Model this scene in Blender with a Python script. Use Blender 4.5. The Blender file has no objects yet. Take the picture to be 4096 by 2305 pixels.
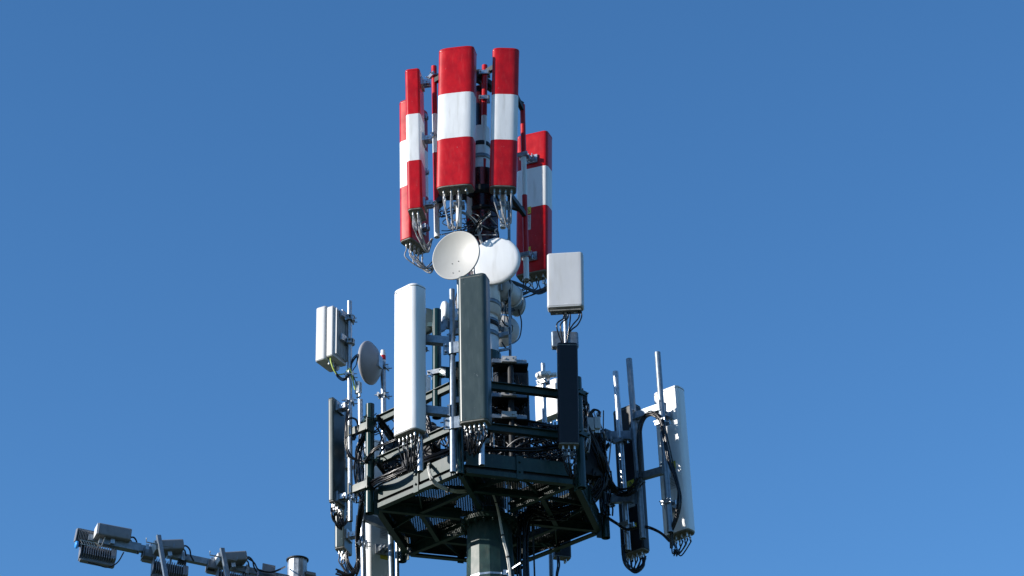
import bpy, math, random
from mathutils import Vector, Matrix
random.seed(7)
S = bpy.context.scene
COL = S.collection
V = Vector
rad = math.radians

# ------------------------------------------------------------------ camera
FPX, PITCH, ROLL = 9470.0, rad(30), rad(1.7)
O = V((0, 0, 1.6))
FW = V((0, math.cos(PITCH), math.sin(PITCH)))
U0 = V((0, -math.sin(PITCH), math.cos(PITCH)))
RT = V((math.cos(ROLL), 0, 0)) - U0 * math.sin(ROLL)
UP = V((math.sin(ROLL), 0, 0)) + U0 * math.cos(ROLL)
cam = bpy.data.cameras.new('camera'); camo = bpy.data.objects.new('camera', cam); COL.objects.link(camo)
camo.matrix_world = Matrix(((RT.x, UP.x, -FW.x, O.x), (RT.y, UP.y, -FW.y, O.y), (RT.z, UP.z, -FW.z, O.z), (0, 0, 0, 1)))
cam.sensor_width = 36; cam.lens = 36 * FPX / 4096; cam.clip_end = 5000; cam.clip_start = 0.1
S.camera = camo
S.render.resolution_x = 1024; S.render.resolution_y = 576

# ------------------------------------------------------------------ light
SUN_EL, SUN_YAW = rad(20), rad(-70)
sv = V((math.sin(SUN_YAW) * math.cos(SUN_EL), -math.cos(SUN_YAW) * math.cos(SUN_EL), math.sin(SUN_EL)))
w = bpy.data.worlds.new('World'); S.world = w; w.use_nodes = True
nt = w.node_tree; bg = nt.nodes['Background']
sky = nt.nodes.new('ShaderNodeTexSky'); sky.sky_type = 'NISHITA'; sky.sun_disc = False
sky.sun_elevation = SUN_EL; sky.sun_rotation = math.atan2(sv.x, sv.y) % (2 * math.pi)
sky.air_density = 1.0; sky.dust_density = 0.2; sky.ozone_density = 3.0; sky.altitude = 1500
hs = nt.nodes.new('ShaderNodeHueSaturation'); hs.inputs['Saturation'].default_value = 1.185; hs.inputs['Value'].default_value = 1.0
nt.links.new(sky.outputs[0], hs.inputs['Color']); nt.links.new(hs.outputs[0], bg.inputs[0]); bg.inputs[1].default_value = 0.15
sl = bpy.data.lights.new('sun', 'SUN'); sl.energy = 4.5; sl.angle = rad(0.53); sl.color = (1, .95, .88)
so = bpy.data.objects.new('sun', sl); COL.objects.link(so)
so.rotation_euler = sv.to_track_quat('Z', 'Y').to_euler()
S.view_settings.view_transform = 'Standard'; S.view_settings.look = 'None'
S.view_settings.exposure = 0.48; S.view_settings.gamma = 1.0

# ------------------------------------------------------------------ helpers
def P(px, py, Y):                       # a point of the place: photo direction and distance ahead
    d = FW + RT * ((px - 2048) / FPX) - UP * ((py - 1152.5) / FPX)
    return O + d * (Y / d.y)
Z = V((0, 0, 1))
def nrm(yaw): return V((math.sin(yaw), -math.cos(yaw), 0))

def mat(name, base, rough=.5, metal=0., var=.12, scale=6., dirt=None, dirtamt=.3, stretch=1., bump=0., spec=.5, coat=0., scratch=0.):
    m = bpy.data.materials.new(name); m.use_nodes = True; n = m.node_tree.nodes; l = m.node_tree.links
    b = n['Principled BSDF']; b.inputs['Roughness'].default_value = rough; b.inputs['Metallic'].default_value = metal
    b.inputs['Specular IOR Level'].default_value = spec; b.inputs['Coat Weight'].default_value = coat; b.inputs['Coat Roughness'].default_value = .2
    tc = n.new('ShaderNodeTexCoord'); mp = n.new('ShaderNodeMapping'); mp.inputs['Scale'].default_value = (1, 1, 1 / stretch)
    l.new(tc.outputs['Object'], mp.inputs[0])
    no = n.new('ShaderNodeTexNoise'); no.inputs['Scale'].default_value = scale; no.inputs['Detail'].default_value = 6; no.inputs['Roughness'].default_value = .6
    l.new(mp.outputs[0], no.inputs[0])
    mx = n.new('ShaderNodeMix'); mx.data_type = 'RGBA'
    mx.inputs['A'].default_value = (*[c * (1 - var) for c in base], 1); mx.inputs['B'].default_value = (*[min(1, c * (1 + var)) for c in base], 1)
    r0 = n.new('ShaderNodeMapRange'); r0.inputs['From Min'].default_value = .35; r0.inputs['From Max'].default_value = .65
    l.new(no.outputs[0], r0.inputs[0]); l.new(r0.outputs[0], mx.inputs['Factor'])
    out = mx.outputs['Result']
    if dirt:
        n2 = n.new('ShaderNodeTexNoise'); n2.inputs['Scale'].default_value = scale * 3.1; n2.inputs['Detail'].default_value = 8
        mp2 = n.new('ShaderNodeMapping'); mp2.inputs['Scale'].default_value = (1, 1, 1 / (stretch * 3)); mp2.inputs['Location'].default_value = (3, 7, 1)
        l.new(tc.outputs['Object'], mp2.inputs[0]); l.new(mp2.outputs[0], n2.inputs[0])
        r2 = n.new('ShaderNodeMapRange'); r2.inputs['From Min'].default_value = .52; r2.inputs['From Max'].default_value = .72; r2.inputs['To Max'].default_value = dirtamt
        l.new(n2.outputs[0], r2.inputs[0])
        m2 = n.new('ShaderNodeMix'); m2.data_type = 'RGBA'; l.new(out, m2.inputs['A']); m2.inputs['B'].default_value = (*dirt, 1); l.new(r2.outputs[0], m2.inputs['Factor'])
        out = m2.outputs['Result']
    if scratch:
        n3 = n.new('ShaderNodeTexNoise'); n3.inputs['Scale'].default_value = 26; n3.inputs['Detail'].default_value = 3; n3.inputs['Distortion'].default_value = 1.6
        l.new(tc.outputs['Object'], n3.inputs[0])
        r3 = n.new('ShaderNodeMapRange'); r3.inputs['From Min'].default_value = .735; r3.inputs['From Max'].default_value = .75; r3.inputs['To Max'].default_value = scratch
        l.new(n3.outputs[0], r3.inputs[0])
        m3 = n.new('ShaderNodeMix'); m3.data_type = 'RGBA'; l.new(out, m3.inputs['A']); m3.inputs['B'].default_value = (.5, .5, .5, 1); l.new(r3.outputs[0], m3.inputs['Factor'])
        out = m3.outputs['Result']
    l.new(out, b.inputs['Base Color'])
    rr = n.new('ShaderNodeMapRange'); rr.inputs['To Min'].default_value = rough * .8; rr.inputs['To Max'].default_value = min(1, rough * 1.25)
    l.new(no.outputs[0], rr.inputs[0]); l.new(rr.outputs[0], b.inputs['Roughness'])
    if bump:
        bp = n.new('ShaderNodeBump'); bp.inputs['Strength'].default_value = bump; bp.inputs['Distance'].default_value = .004
        l.new(no.outputs[0], bp.inputs['Height']); l.new(bp.outputs[0], b.inputs['Normal'])
    return m

M = dict(
    red=mat('red_paint', (.44, .003, .004), .30, var=.15, scale=9, dirt=(.52, .04, .035), dirtamt=.4, stretch=1.3, spec=.35, scratch=.5),
    white=mat('white_paint', (.74, .745, .74), .36, var=.07, scale=6, dirt=(.48, .47, .43), dirtamt=.5, stretch=3),
    radome=mat('light_radome', (.76, .765, .76), .36, var=.05, scale=5, dirt=(.52, .51, .47), dirtamt=.45, stretch=4),
    grey=mat('grey_plastic', (.50, .505, .51), .45, var=.04, scale=5, dirt=(.40, .395, .37), dirtamt=.5, stretch=2),
    beige=mat('beige_dish', (.42, .41, .38), .46, var=.03, scale=5, dirt=(.5, .48, .42), dirtamt=.15),
    darkgreen=mat('dark_green_grey_radome', (.033, .048, .043), .30, var=.12, scale=9, dirt=(.06, .08, .08), dirtamt=.4, stretch=2, scratch=.5),
    black=mat('black_radome', (.010, .010, .013), .45, var=.15, scale=8, spec=.3),
    green=mat('green_steel_paint', (.012, .036, .031), .42, var=.3, scale=7, dirt=(.06, .075, .06), dirtamt=.5, spec=.42),
    greenpost=mat('dark_green_pipe_paint', (.007, .030, .025), .24, var=.15, scale=10, dirt=(.03, .05, .045), dirtamt=.3, stretch=2),
    galv=mat('galvanised_steel', (.40, .43, .46), .34, metal=.8, var=.18, scale=26, dirt=(.24, .26, .28), dirtamt=.5, bump=.15),
    galvdull=mat('weathered_galvanised_steel', (.22, .26, .30), .45, metal=.6, var=.2, scale=22, dirt=(.16, .18, .2), dirtamt=.5, bump=.15),
    cable=mat('black_cable_jacket', (.008, .008, .010), .24, var=.2, scale=9, spec=.35),
    lcable=mat('pale_cable_jacket', (.50, .49, .45), .45, var=.15, scale=12, dirt=(.2, .18, .15), dirtamt=.5),
    gcable=mat('grey_painted_cable', (.34, .34, .35), .4, var=.3, scale=14, dirt=(.03, .03, .03), dirtamt=.8),
    conn=mat('metal_connector', (.62, .62, .60), .28, metal=.7, var=.1, scale=20),
    yellow=mat('yellow_sign', (.55, .45, .03), .5, var=.06),
    blackp=mat('black_print', (.02, .02, .02), .6),
    ycable=mat('yellow_green_cable', (.45, .55, .08), .45, var=.1),
    redtag=mat('red_tape', (.45, .02, .03), .5, var=.1),
    blue=mat('blue_plastic_cap', (.03, .28, .75), .45, var=.08),
    under=mat('antenna_base_plate', (.16, .155, .135), .6, var=.25, scale=14, dirt=(.05, .05, .045), dirtamt=.6),
    dark=mat('dark_equipment_metal', (.015, .016, .018), .5, metal=.1, var=.3, scale=16, dirt=(.07, .07, .07), dirtamt=.5, spec=.3),
    grate=mat('green_grating', (.010, .018, .016), .7, var=.2, scale=20),
    lampgrey=mat('lamp_housing', (.20, .205, .22), .42, var=.08, scale=8, dirt=(.1, .1, .1), dirtamt=.3),
    grass=mat('grass_ground', (.045, .062, .025), .9, var=.3, scale=.4),
    zinc=mat('spangled_zinc', (.34, .36, .38), .5, metal=.5, var=.4, scale=9, dirt=(.16, .17, .18), dirtamt=.7, bump=.2),
    shadedred=mat('shaded_red_paint', (.035, .004, .005), .25, var=.3, scale=6),  # red mast paint with its near-black shade put into the colour
    dishgrey=mat('dull_grey_dish_paint', (.30, .30, .32), .5, var=.06, scale=6, dirt=(.2, .2, .2), dirtamt=.3),
    skyblock=mat('dark_horizon_blocker', (.025, .04, .018), .95, var=.5, scale=.15),  # dark surface of the added ring that blocks horizon light
    concrete=mat('concrete_footing', (.3, .29, .27), .8, var=.15, scale=4),
)

class MB:
    def __init__(s): s.v = []; s.f = []; s.m = []; s.s = []
    def add(s, vs, fs, m=0, smooth=False):
        o = len(s.v); s.v += [V(v) for v in vs]
        for f in fs: s.f.append([i + o for i in f]); s.m.append(m); s.s.append(smooth)
        return s
    def tube(s, pts, r, n=8, m=0, cap=True):
        pts = [V(p) for p in pts]; N = len(pts)
        if not hasattr(r, '__len__'): r = [r] * N
        t0 = (pts[1] - pts[0]).normalized()
        a = t0.cross(Z); a = a.normalized() if a.length > 1e-3 else V((1, 0, 0))
        rings = []
        for i, p in enumerate(pts):
            t = (pts[min(i + 1, N - 1)] - pts[max(i - 1, 0)]).normalized()
            a = (a - t * a.dot(t)).normalized(); b = t.cross(a)
            rings.append([p + (a * math.cos(2 * math.pi * k / n) + b * math.sin(2 * math.pi * k / n)) * r[i] for k in range(n)])
        vs = [q for R in rings for q in R]
        fs = [[i * n + k, i * n + (k + 1) % n, (i + 1) * n + (k + 1) % n, (i + 1) * n + k] for i in range(N - 1) for k in range(n)]
        s.add(vs, fs, m, True)
        if cap: s.add(rings[0], [list(range(n))[::-1]], m); s.add(rings[-1], [list(range(n))], m)
        return s
    def pipe(s, p0, p1, r, n=20, m=0, wall=.006):      # open ended pipe
        p0, p1 = V(p0), V(p1); s.tube([p0, p1], r, n, m, cap=False)
        t = (p1 - p0).normalized(); a = t.cross(Z); a = a.normalized() if a.length > 1e-3 else V((1, 0, 0)); b = t.cross(a)
        c = lambda p, rr: [p + (a * math.cos(2 * math.pi * k / n) + b * math.sin(2 * math.pi * k / n)) * rr for k in range(n)]
        q = r - wall
        for p, d, e in ((p0, 1, 0), (p1, -1, 1)):
            o = c(p, r); i = c(p, q); j = c(p + t * d * r * 2.2, q)
            fs = [[k, (k + 1) % n, n + (k + 1) % n, n + k] for k in range(n)]
            s.add(o + i, fs if e else [f[::-1] for f in fs], m)
            s.add(i + j, fs if e else [f[::-1] for f in fs], m, True)
            s.add(j, [list(range(n))], m)
        return s
    def box(s, c, ax, ay, az, m=0):                     # half vectors
        c = V(c); vs = [c + ax * i + ay * j + az * k for i in (-1, 1) for j in (-1, 1) for k in (-1, 1)]
        s.add(vs, [[0, 1, 3, 2], [4, 6, 7, 5], [0, 4, 5, 1], [2, 3, 7, 6], [0, 2, 6, 4], [1, 5, 7, 3]], m); return s
    def bar(s, p0, p1, wdt, hgt, up=Z, m=0):
        p0, p1 = V(p0), V(p1); t = (p1 - p0); L = t.length; t = t / L
        sd = t.cross(up).normalized(); u = sd.cross(t).normalized()
        return s.box((p0 + p1) / 2, t * (L / 2), sd * (wdt / 2), u * (hgt / 2), m)
    def channel(s, p0, p1, wdt, hgt, th=.008, side=1, m=0, up=Z):     # C channel: web + flanges
        p0, p1 = V(p0), V(p1); t = (p1 - p0).normalized(); sd = t.cross(up).normalized() * side; u = up
        s.bar(p0, p1, th, hgt, up, m)
        for k in (-1, 1):
            o = sd * (wdt / 2 + th / 2 - .0005) + u * (k * (hgt / 2 - th / 2 - .001))
            s.bar(p0 + o, p1 + o, wdt, th, up, m)
        return s
    def prism(s, prof, secs, m=0, smooth=True, capm=None):   # secs: list of (origin, U, V, scale, mat)
        n = len(prof); rings = [[o + a * (x * k) + b * (y * k) for x, y in prof] for o, a, b, k, _ in secs]
        for i in range(len(secs) - 1):
            s.add(rings[i] + rings[i + 1], [[k, (k + 1) % n, n + (k + 1) % n, n + k] for k in range(n)], secs[i][4], smooth)
        s.add(rings[0], [list(range(n))[::-1]], secs[0][4] if capm is None else capm)
        s.add(rings[-1], [list(range(n))], secs[-2][4])
        return s
    def lathe(s, prof, c, ax, n=32, m=0, smooth=True):    # prof: (r, h) along ax
        c = V(c); ax = V(ax).normalized(); a = ax.cross(Z); a = a.normalized() if a.length > 1e-3 else V((1, 0, 0)); b = ax.cross(a)
        vs = [c + ax * h + (a * math.cos(2 * math.pi * k / n) + b * math.sin(2 * math.pi * k / n)) * r for r, h in prof for k in range(n)]
        fs = [[i * n + k, i * n + (k + 1) % n, (i + 1) * n + (k + 1) % n, (i + 1) * n + k] for i in range(len(prof) - 1) for k in range(n)]
        s.add(vs, fs, m, smooth); return s
    def build(s, name, mats, parent=None, loc=None):
        if not isinstance(mats, (list, tuple)): mats = [mats]
        base = parent_loc(parent) if parent else V(loc if loc is not None else (0, 0, 0))
        me = bpy.data.meshes.new(name); me.from_pydata([v - base for v in s.v], [], s.f)
        for mm in mats: me.materials.append(M[mm])
        me.polygons.foreach_set('material_index', s.m); me.polygons.foreach_set('use_smooth', s.s); me.update()
        o = bpy.data.objects.new(name, me); COL.objects.link(o)
        if parent: o.parent = parent
        else: o.location = base
        return o
ROOTLOC = {}
def parent_loc(p):
    while p.parent: p = p.parent
    return ROOTLOC[p.name]
def thing(name, label, cat, loc, group=None):
    o = bpy.data.objects.new(name, None); COL.objects.link(o); o.location = V(loc); o.empty_display_size = .2
    ROOTLOC[o.name] = V(loc); o['label'] = label; o['category'] = cat
    if group: o['group'] = group
    return o
def part(mb, name, mats, parent, label=None):
    o = mb.build(name, mats, parent)
    if label: o['label'] = label
    return o
def struct(o): o['kind'] = 'structure'; return o

def rrect(wd, dp, rf, rb, n=5, fy=None):
    # closed profile, x = width, y = outwards (front = +y); soft corners with support points
    pts = []
    def corner(cx, cy, r, a0, ry=None):
        for i in range(n + 1):
            a = a0 + math.pi / 2 * i / n; pts.append((cx + r * math.cos(a), cy + (ry or r) * math.sin(a)))
    W, D = wd / 2, dp / 2; fy = fy or rf
    corner(W - rf, D - fy, rf, 0, fy); pts.append((W - rf - .08 * wd, D)); pts.append((-W + rf + .08 * wd, D))
    corner(-W + rf, D - fy, rf, math.pi / 2, fy)
    corner(-W + rb, -D + rb, rb, math.pi); pts.append((-W + rb + .08 * wd, -D)); pts.append((W - rb - .08 * wd, -D))
    corner(W - rb, -D + rb, rb, 3 * math.pi / 2)
    return pts

def smooth_path(pts, k=6):
    pts = [V(p) for p in pts]; out = []
    Q = [pts[0] * 2 - pts[1]] + pts + [pts[-1] * 2 - pts[-2]]
    for i in range(1, len(Q) - 2):
        a, b, c, d = Q[i - 1], Q[i], Q[i + 1], Q[i + 2]
        for j in range(k):
            t = j / k
            out.append(.5 * ((2 * b) + (c - a) * t + (2 * a - 5 * b + 4 * c - d) * t * t + (3 * b - a - 3 * c + d) * t ** 3))
    out.append(pts[-1]); return out
def cable(parent, pts, r=.0105, mt='cable', name='cable', k=6, n=7):
    return part(MB().tube(smooth_path(pts, k), r, n), name, mt, parent)
def jit(a): return V((random.uniform(-a, a), random.uniform(-a, a), random.uniform(-a, a)))

def ubolt(mb, c, yaw, r, w=.05, depth=.06, m=0):     # clamp: two jaws and two threaded rods
    f = nrm(yaw); sd = V((math.cos(yaw), math.sin(yaw), 0))
    mb.box(c + f * (r + .012), sd * (r + .035), f * .009, Z * .028, m)
    mb.box(c - f * (r + .012), sd * (r + .035), f * .009, Z * .028, m)
    for k in (-1, 1):
        mb.tube([c + sd * k * (r + .02) - f * (r + depth), c + sd * k * (r + .02) + f * (r + depth)], .006, 6, m)
        mb.tube([c + sd * k * (r + .02) + f * (r + .022), c + sd * k * (r + .02) + f * (r + .036)], .012, 6, m)

def pole(px0, py0, px1, py1, Y, r, label, mt='galv', name='mounting_pipe', clamps=(), bands=None, group=None, Y1=None, cat='mounting pipe'):
    """pipe between two heights, (px0,py0) top, (px1,py1) bottom"""
    top = P(px0, py0, Y); bot = P(px1, py1, Y if Y1 is None else Y1)
    t = thing(name, label, cat, bot, group)
    if bands:
        fr = [0] + [b[0] for b in bands] + [1]; ms = [b[1] for b in bands]
        cols = []; mb = MB()
        # bands: list of (fraction from top where this band ends, material)
        names = []; last = 0.0
        for e, c in bands:
            if c not in names: names.append(c)
            a = top.lerp(bot, last); b = top.lerp(bot, e)
            if last == 0.0 or e >= .999: mb.pipe(b, a, r, 18, names.index(c))
            else: mb.tube([b, a], r, 18, names.index(c), cap=False)
            last = e
        part(mb, 'pipe', names, t)
    else:
        part(MB().pipe(bot, top, r), 'pipe', mt, t)
    for fz, yaw in clamps:
        c = top.lerp(bot, fz); mb = MB(); ubolt(mb, c, yaw, r); part(mb, 'clamp', 'galv', t)
    return t, top, bot

# ------------------------------------------------------------------ ground
g = MB(); g.add([(-400, -400, 0), (400, -400, 0), (400, 400, 0), (-400, 400, 0)], [[0, 1, 2, 3]])
struct(g.build('ground', 'grass'))
hm = MB(); nh = 96; rings = []
for j, (r_, h_) in enumerate(((150, -1), (190, 16), (240, 30), (320, 42), (395, 48))):
    rings.append([V((r_ * math.cos(2 * math.pi * k / nh), r_ * math.sin(2 * math.pi * k / nh), h_ * (.8 + .25 * math.sin(k * .37) + .12 * math.sin(k * 1.3 + j)) if j else -1)) for k in range(nh)])
for j in range(4): hm.add(rings[j] + rings[j + 1], [[k, (k + 1) % nh, nh + (k + 1) % nh, nh + k] for k in range(nh)], 0, True)
struct(hm.build('added_horizon_blocker', 'skyblock'))  # unseen ring, added to block low sky and darken the ambient light

# ------------------------------------------------------------------ tower: mast and platform
C = P(1957, 2087, 25.0); CX, CY, CZ = C
HR = 1.36; A0 = 18
def hexp(k, r=HR, z=0.): a = rad(A0 + 60 * k); return V((CX + r * math.cos(a), CY + r * math.sin(a), CZ + z))
# corner k: 3 = left, 4 = front, 5 = front right, 0 = right, 1 = back right, 2 = back left
def ngon(r, n, a0, z):
    return [V((CX + r * math.cos(a0 + 2 * math.pi * k / n), CY + r * math.sin(a0 + 2 * math.pi * k / n), z)) for k in range(n)]
mast = thing('monopole_tower', 'dark green many-sided steel monopole carrying the antenna platform', 'tower mast', (CX, CY, 0))
mb = MB(); n = 14; a0 = rad(-90)
r0, r1 = ngon(.60, n, a0, .25), ngon(.262, n, a0, CZ - .045)
mb.add(r0 + r1, [[k, (k + 1) % n, n + (k + 1) % n, n + k] for k in range(n)])
part(mb, 'shaft', 'green', mast)
mb = MB()
for z0, z1, r in ((CZ - .075, CZ - .045, .33), (CZ - .043, CZ - .013, .33)): mb.lathe([(.2, z0), (r, z0), (r, z1), (.2, z1)], (CX, CY, 0), Z, 36, smooth=False)
for k in range(18):
    a = 2 * math.pi * k / 18; c = V((CX + .298 * math.cos(a), CY + .298 * math.sin(a), 0))
    mb.tube([c + Z * (CZ - .13), c + Z * (CZ - .01)], .012, 6); mb.tube([c + Z * (CZ - .105), c + Z * (CZ - .076)], .022, 6)
part(mb, 'bolted_flange', 'green', mast)
mb = MB(); hz = P(1925, 2296, 24.75).z; rr = .262 + (.60 - .262) * (CZ - hz) / CZ + .004
q0, q1 = ngon(rr, n, a0, hz - .012), ngon(rr - .0003, n, a0, hz + .012); mb.add(q0 + q1, [[k, (k + 1) % n, n + (k + 1) % n, n + k] for k in range(n)])
a = P(2020, 2292, 24.72); mb.bar(a, P(2082, 2252, 24.55), .006, .018); mb.box(a, V((.02, 0, 0)), V((0, .02, 0)), Z * .03)
part(mb, 'steel_strap', 'galv', mast)
part(MB().lathe([(.9, 0.0), (.9, .25), (0, .25)], (CX, CY, 0), Z, 8, smooth=False), 'footing', 'concrete', mast)
# upper tube, stepped and banded
mb = MB()
z1 = P(1935, 1424, 25).z; z2 = P(1935, 1275, 25).z; z3 = P(1930, 1135, 25).z; z4 = P(1930, 700, 25).z; z5 = P(1928, 520, 25).z; z6 = P(1928, 350, 25).z
mb.lathe([(.19, CZ - .06), (.19, z1)], (CX, CY, 0), Z, 28, 0)
mb.lathe([(.19, z1), (.165, z1), (.165, z2)], (CX, CY, 0), Z, 28, 1)
mb.lathe([(.165, z2), (.20, z2), (.20, z3)], (CX, CY, 0), Z, 28, 1)
mb.lathe([(.195, z3), (.195, z4)], (CX, CY, 0), Z, 28, 2)
mb.lathe([(.195, z4), (.12, z4), (.12, z5)], (CX, CY, 0), Z, 28, 1)
mb.lathe([(.12, z5), (.055, z5), (.055, z6), (0, z6)], (CX, CY, 0), Z, 28, 2)
part(mb, 'upper_tube', ['greenpost', 'white', 'shadedred'], mast)
for py in (1230, 1300, 1310, 1350, 945, 860, 700, 640, 590):
    z = P(1930, py, 25).z; r = .205 if py < 1275 else .172
    if py < 720: r = .126
    part(MB().lathe([(r - .01, z - .03), (r, z - .03), (r, z + .03), (r - .01, z + .03)], (CX, CY, 0), Z, 28), 'band_clamp', 'dark' if py in (1310, 945, 860, 590) else 'galvdull', mast)

plat = thing('service_platform', 'dark green hexagonal work platform with mesh floor around the monopole', 'platform', (CX, CY, CZ))
for k in range(6):
    a, b = hexp(k), hexp(k + 1); d = (b - a).normalized(); out = d.cross(Z)
    a2, b2 = a + d * .06, b - d * .06
    mb = MB()
    # upper channel (open outwards at its foot), lower angle
    mb.channel(a2 + Z * .185, b2 + Z * .185, .05, .165, .008, -1)
    part(mb, 'edge_beam', 'green', plat)
    mb = MB()
    mb.bar(a2 + Z * .028 + out * .012, b2 + Z * .028 + out * .012, .006, .056)
    mb.bar(a2 + Z * .003 - out * .025, b2 + Z * .003 - out * .025, .066, .006)
    part(mb, 'toe_angle', 'green', plat)
    part(MB().bar(a2 + Z * .085 - out * .03, b2 + Z * .085 - out * .03, .004, .075), 'kick_plate', 'dark', plat)
    mb = MB(); m_ = (a + b) / 2
    mb.box(m_ + Z * .13 + out * .019, d * .038, out * .004, Z * .145)
    for zz in (.08, .2):
        for s_ in (0,): mb.tube([m_ + Z * zz + out * .02, m_ + Z * zz + out * .045], .014, 6)
    part(mb, 'splice_plate', 'green', plat)
    # radial joist and inner ring
    c0, ci = hexp(k, .34, .05), hexp(k, HR - .03, .05)
    mb = MB().channel(c0, ci, .05, .10, .008, 1); mb.bar(c0 + Z * .054, ci + Z * .054, .11, .008); part(mb, 'joist', 'green', plat)
    mb = MB().channel(hexp(k, .80, .045), hexp(k + 1, .80, .045), .045, .08, .007, 1); part(mb, 'inner_ring_beam', 'green', plat)
    mb = MB().bar((hexp(k, HR, .06) + hexp(k + 1, HR, .06)) / 2 - out * .01, hexp(k, .80, .06), .012, .05)
    mb.bar((hexp(k, HR, .062) + hexp(k + 1, HR, .062)) / 2 - out * .01, hexp(k + 1, .80, .062), .012, .05); part(mb, 'diagonal_brace', 'green', plat)
    mb = MB().box(hexp(k, HR + .01, .10), (hexp(k, 1) - hexp(k, 0)).normalized() * .06, Z.cross((hexp(k, 1) - hexp(k, 0)).normalized()) * .006, Z * .16)
    part(mb, 'corner_bracket', 'green', plat)
# expanded metal floor
def inhex(x, y, R):
    for k in range(6):
        a = rad(A0 + 30 + 60 * k)
        if x * math.cos(a) + y * math.sin(a) > R * math.cos(rad(30)): return False
    return x * x + y * y > .20 ** 2
mb = MB(); pit = .031; zg = CZ + .118
for fam in (0, 1):
    ang = rad(28) if fam == 0 else rad(-28)
    for sector in (0,):
        d = V((math.cos(ang), math.sin(ang), 0)); nn = V((-d.y, d.x, 0))
        for i in range(-48, 49):
            run = None; L = 1.5; step = .02; t = -L
            while t <= L + step:
                p = nn * (i * pit * .82) + d * t; ok = inhex(p.x, p.y, HR - .01)
                if ok and run is None: run = t
                if (not ok) and run is not None:
                    p0 = nn * (i * pit * .82) + d * run; p1 = nn * (i * pit * .82) + d * t
                    mb.bar(V((CX, CY, zg + fam * .004)) + p0, V((CX, CY, zg + fam * .003)) + p1, .0115, .0022); run = None
                t += step
part(mb, 'mesh_floor', 'grate', plat)
for k in range(6):
    a, b = hexp(k, HR - .12, .15), hexp(k + 1, HR - .12, .15); d = (b - a).normalized(); out = d.cross(Z)
    q0, q1 = hexp(k, .42, .155), hexp(k, 1.12, .155)
    part(MB().bar(q0, q1, .24, .03), 'cable_tray', 'dark', plat)
    part(MB().bar(a.lerp(b, .12) - out * (.02 * k % .05), b.lerp(a, .12) - out * (.02 * k % .05), .16, .022), 'edge_tray', 'dark', plat)
for k in range(6):
    p = hexp(k, HR + .062, 0); mb = MB().pipe(p - Z * .055, p + Z * 1.335, .052, 24); part(mb, 'corner_post', 'greenpost', plat)
    # clamps on posts at both rails
    dr = (p - C); dr.z = 0; dr.normalize(); yw = math.atan2(dr.x, -dr.y)
    for zz in (.6, 1.13):
        mb = MB(); ubolt(mb, p + Z * zz, yw, .052, depth=.05); part(mb, 'post_clamp', 'green', plat)
for zz, nm in ((.62, 'middle_rail'), (1.15, 'top_rail')):
    for k in range(6):
        a, b = hexp(k, HR - .03, zz), hexp(k + 1, HR - .03, zz); d = (b - a).normalized()
        mb = MB(); out = d.cross(Z)
        mb.bar(a + d * .02, b - d * .02, .008, .075); mb.bar(a + d * .02 - out * .0345 - Z * .034, b - d * .02 - out * .0345 - Z * .034, .06, .007)
        mb.bar(a + d * .02 + out * .02 + Z * .034, b - d * .02 + out * .02 + Z * .034, .03, .007)
        part(mb, nm, 'green', plat)
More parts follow.
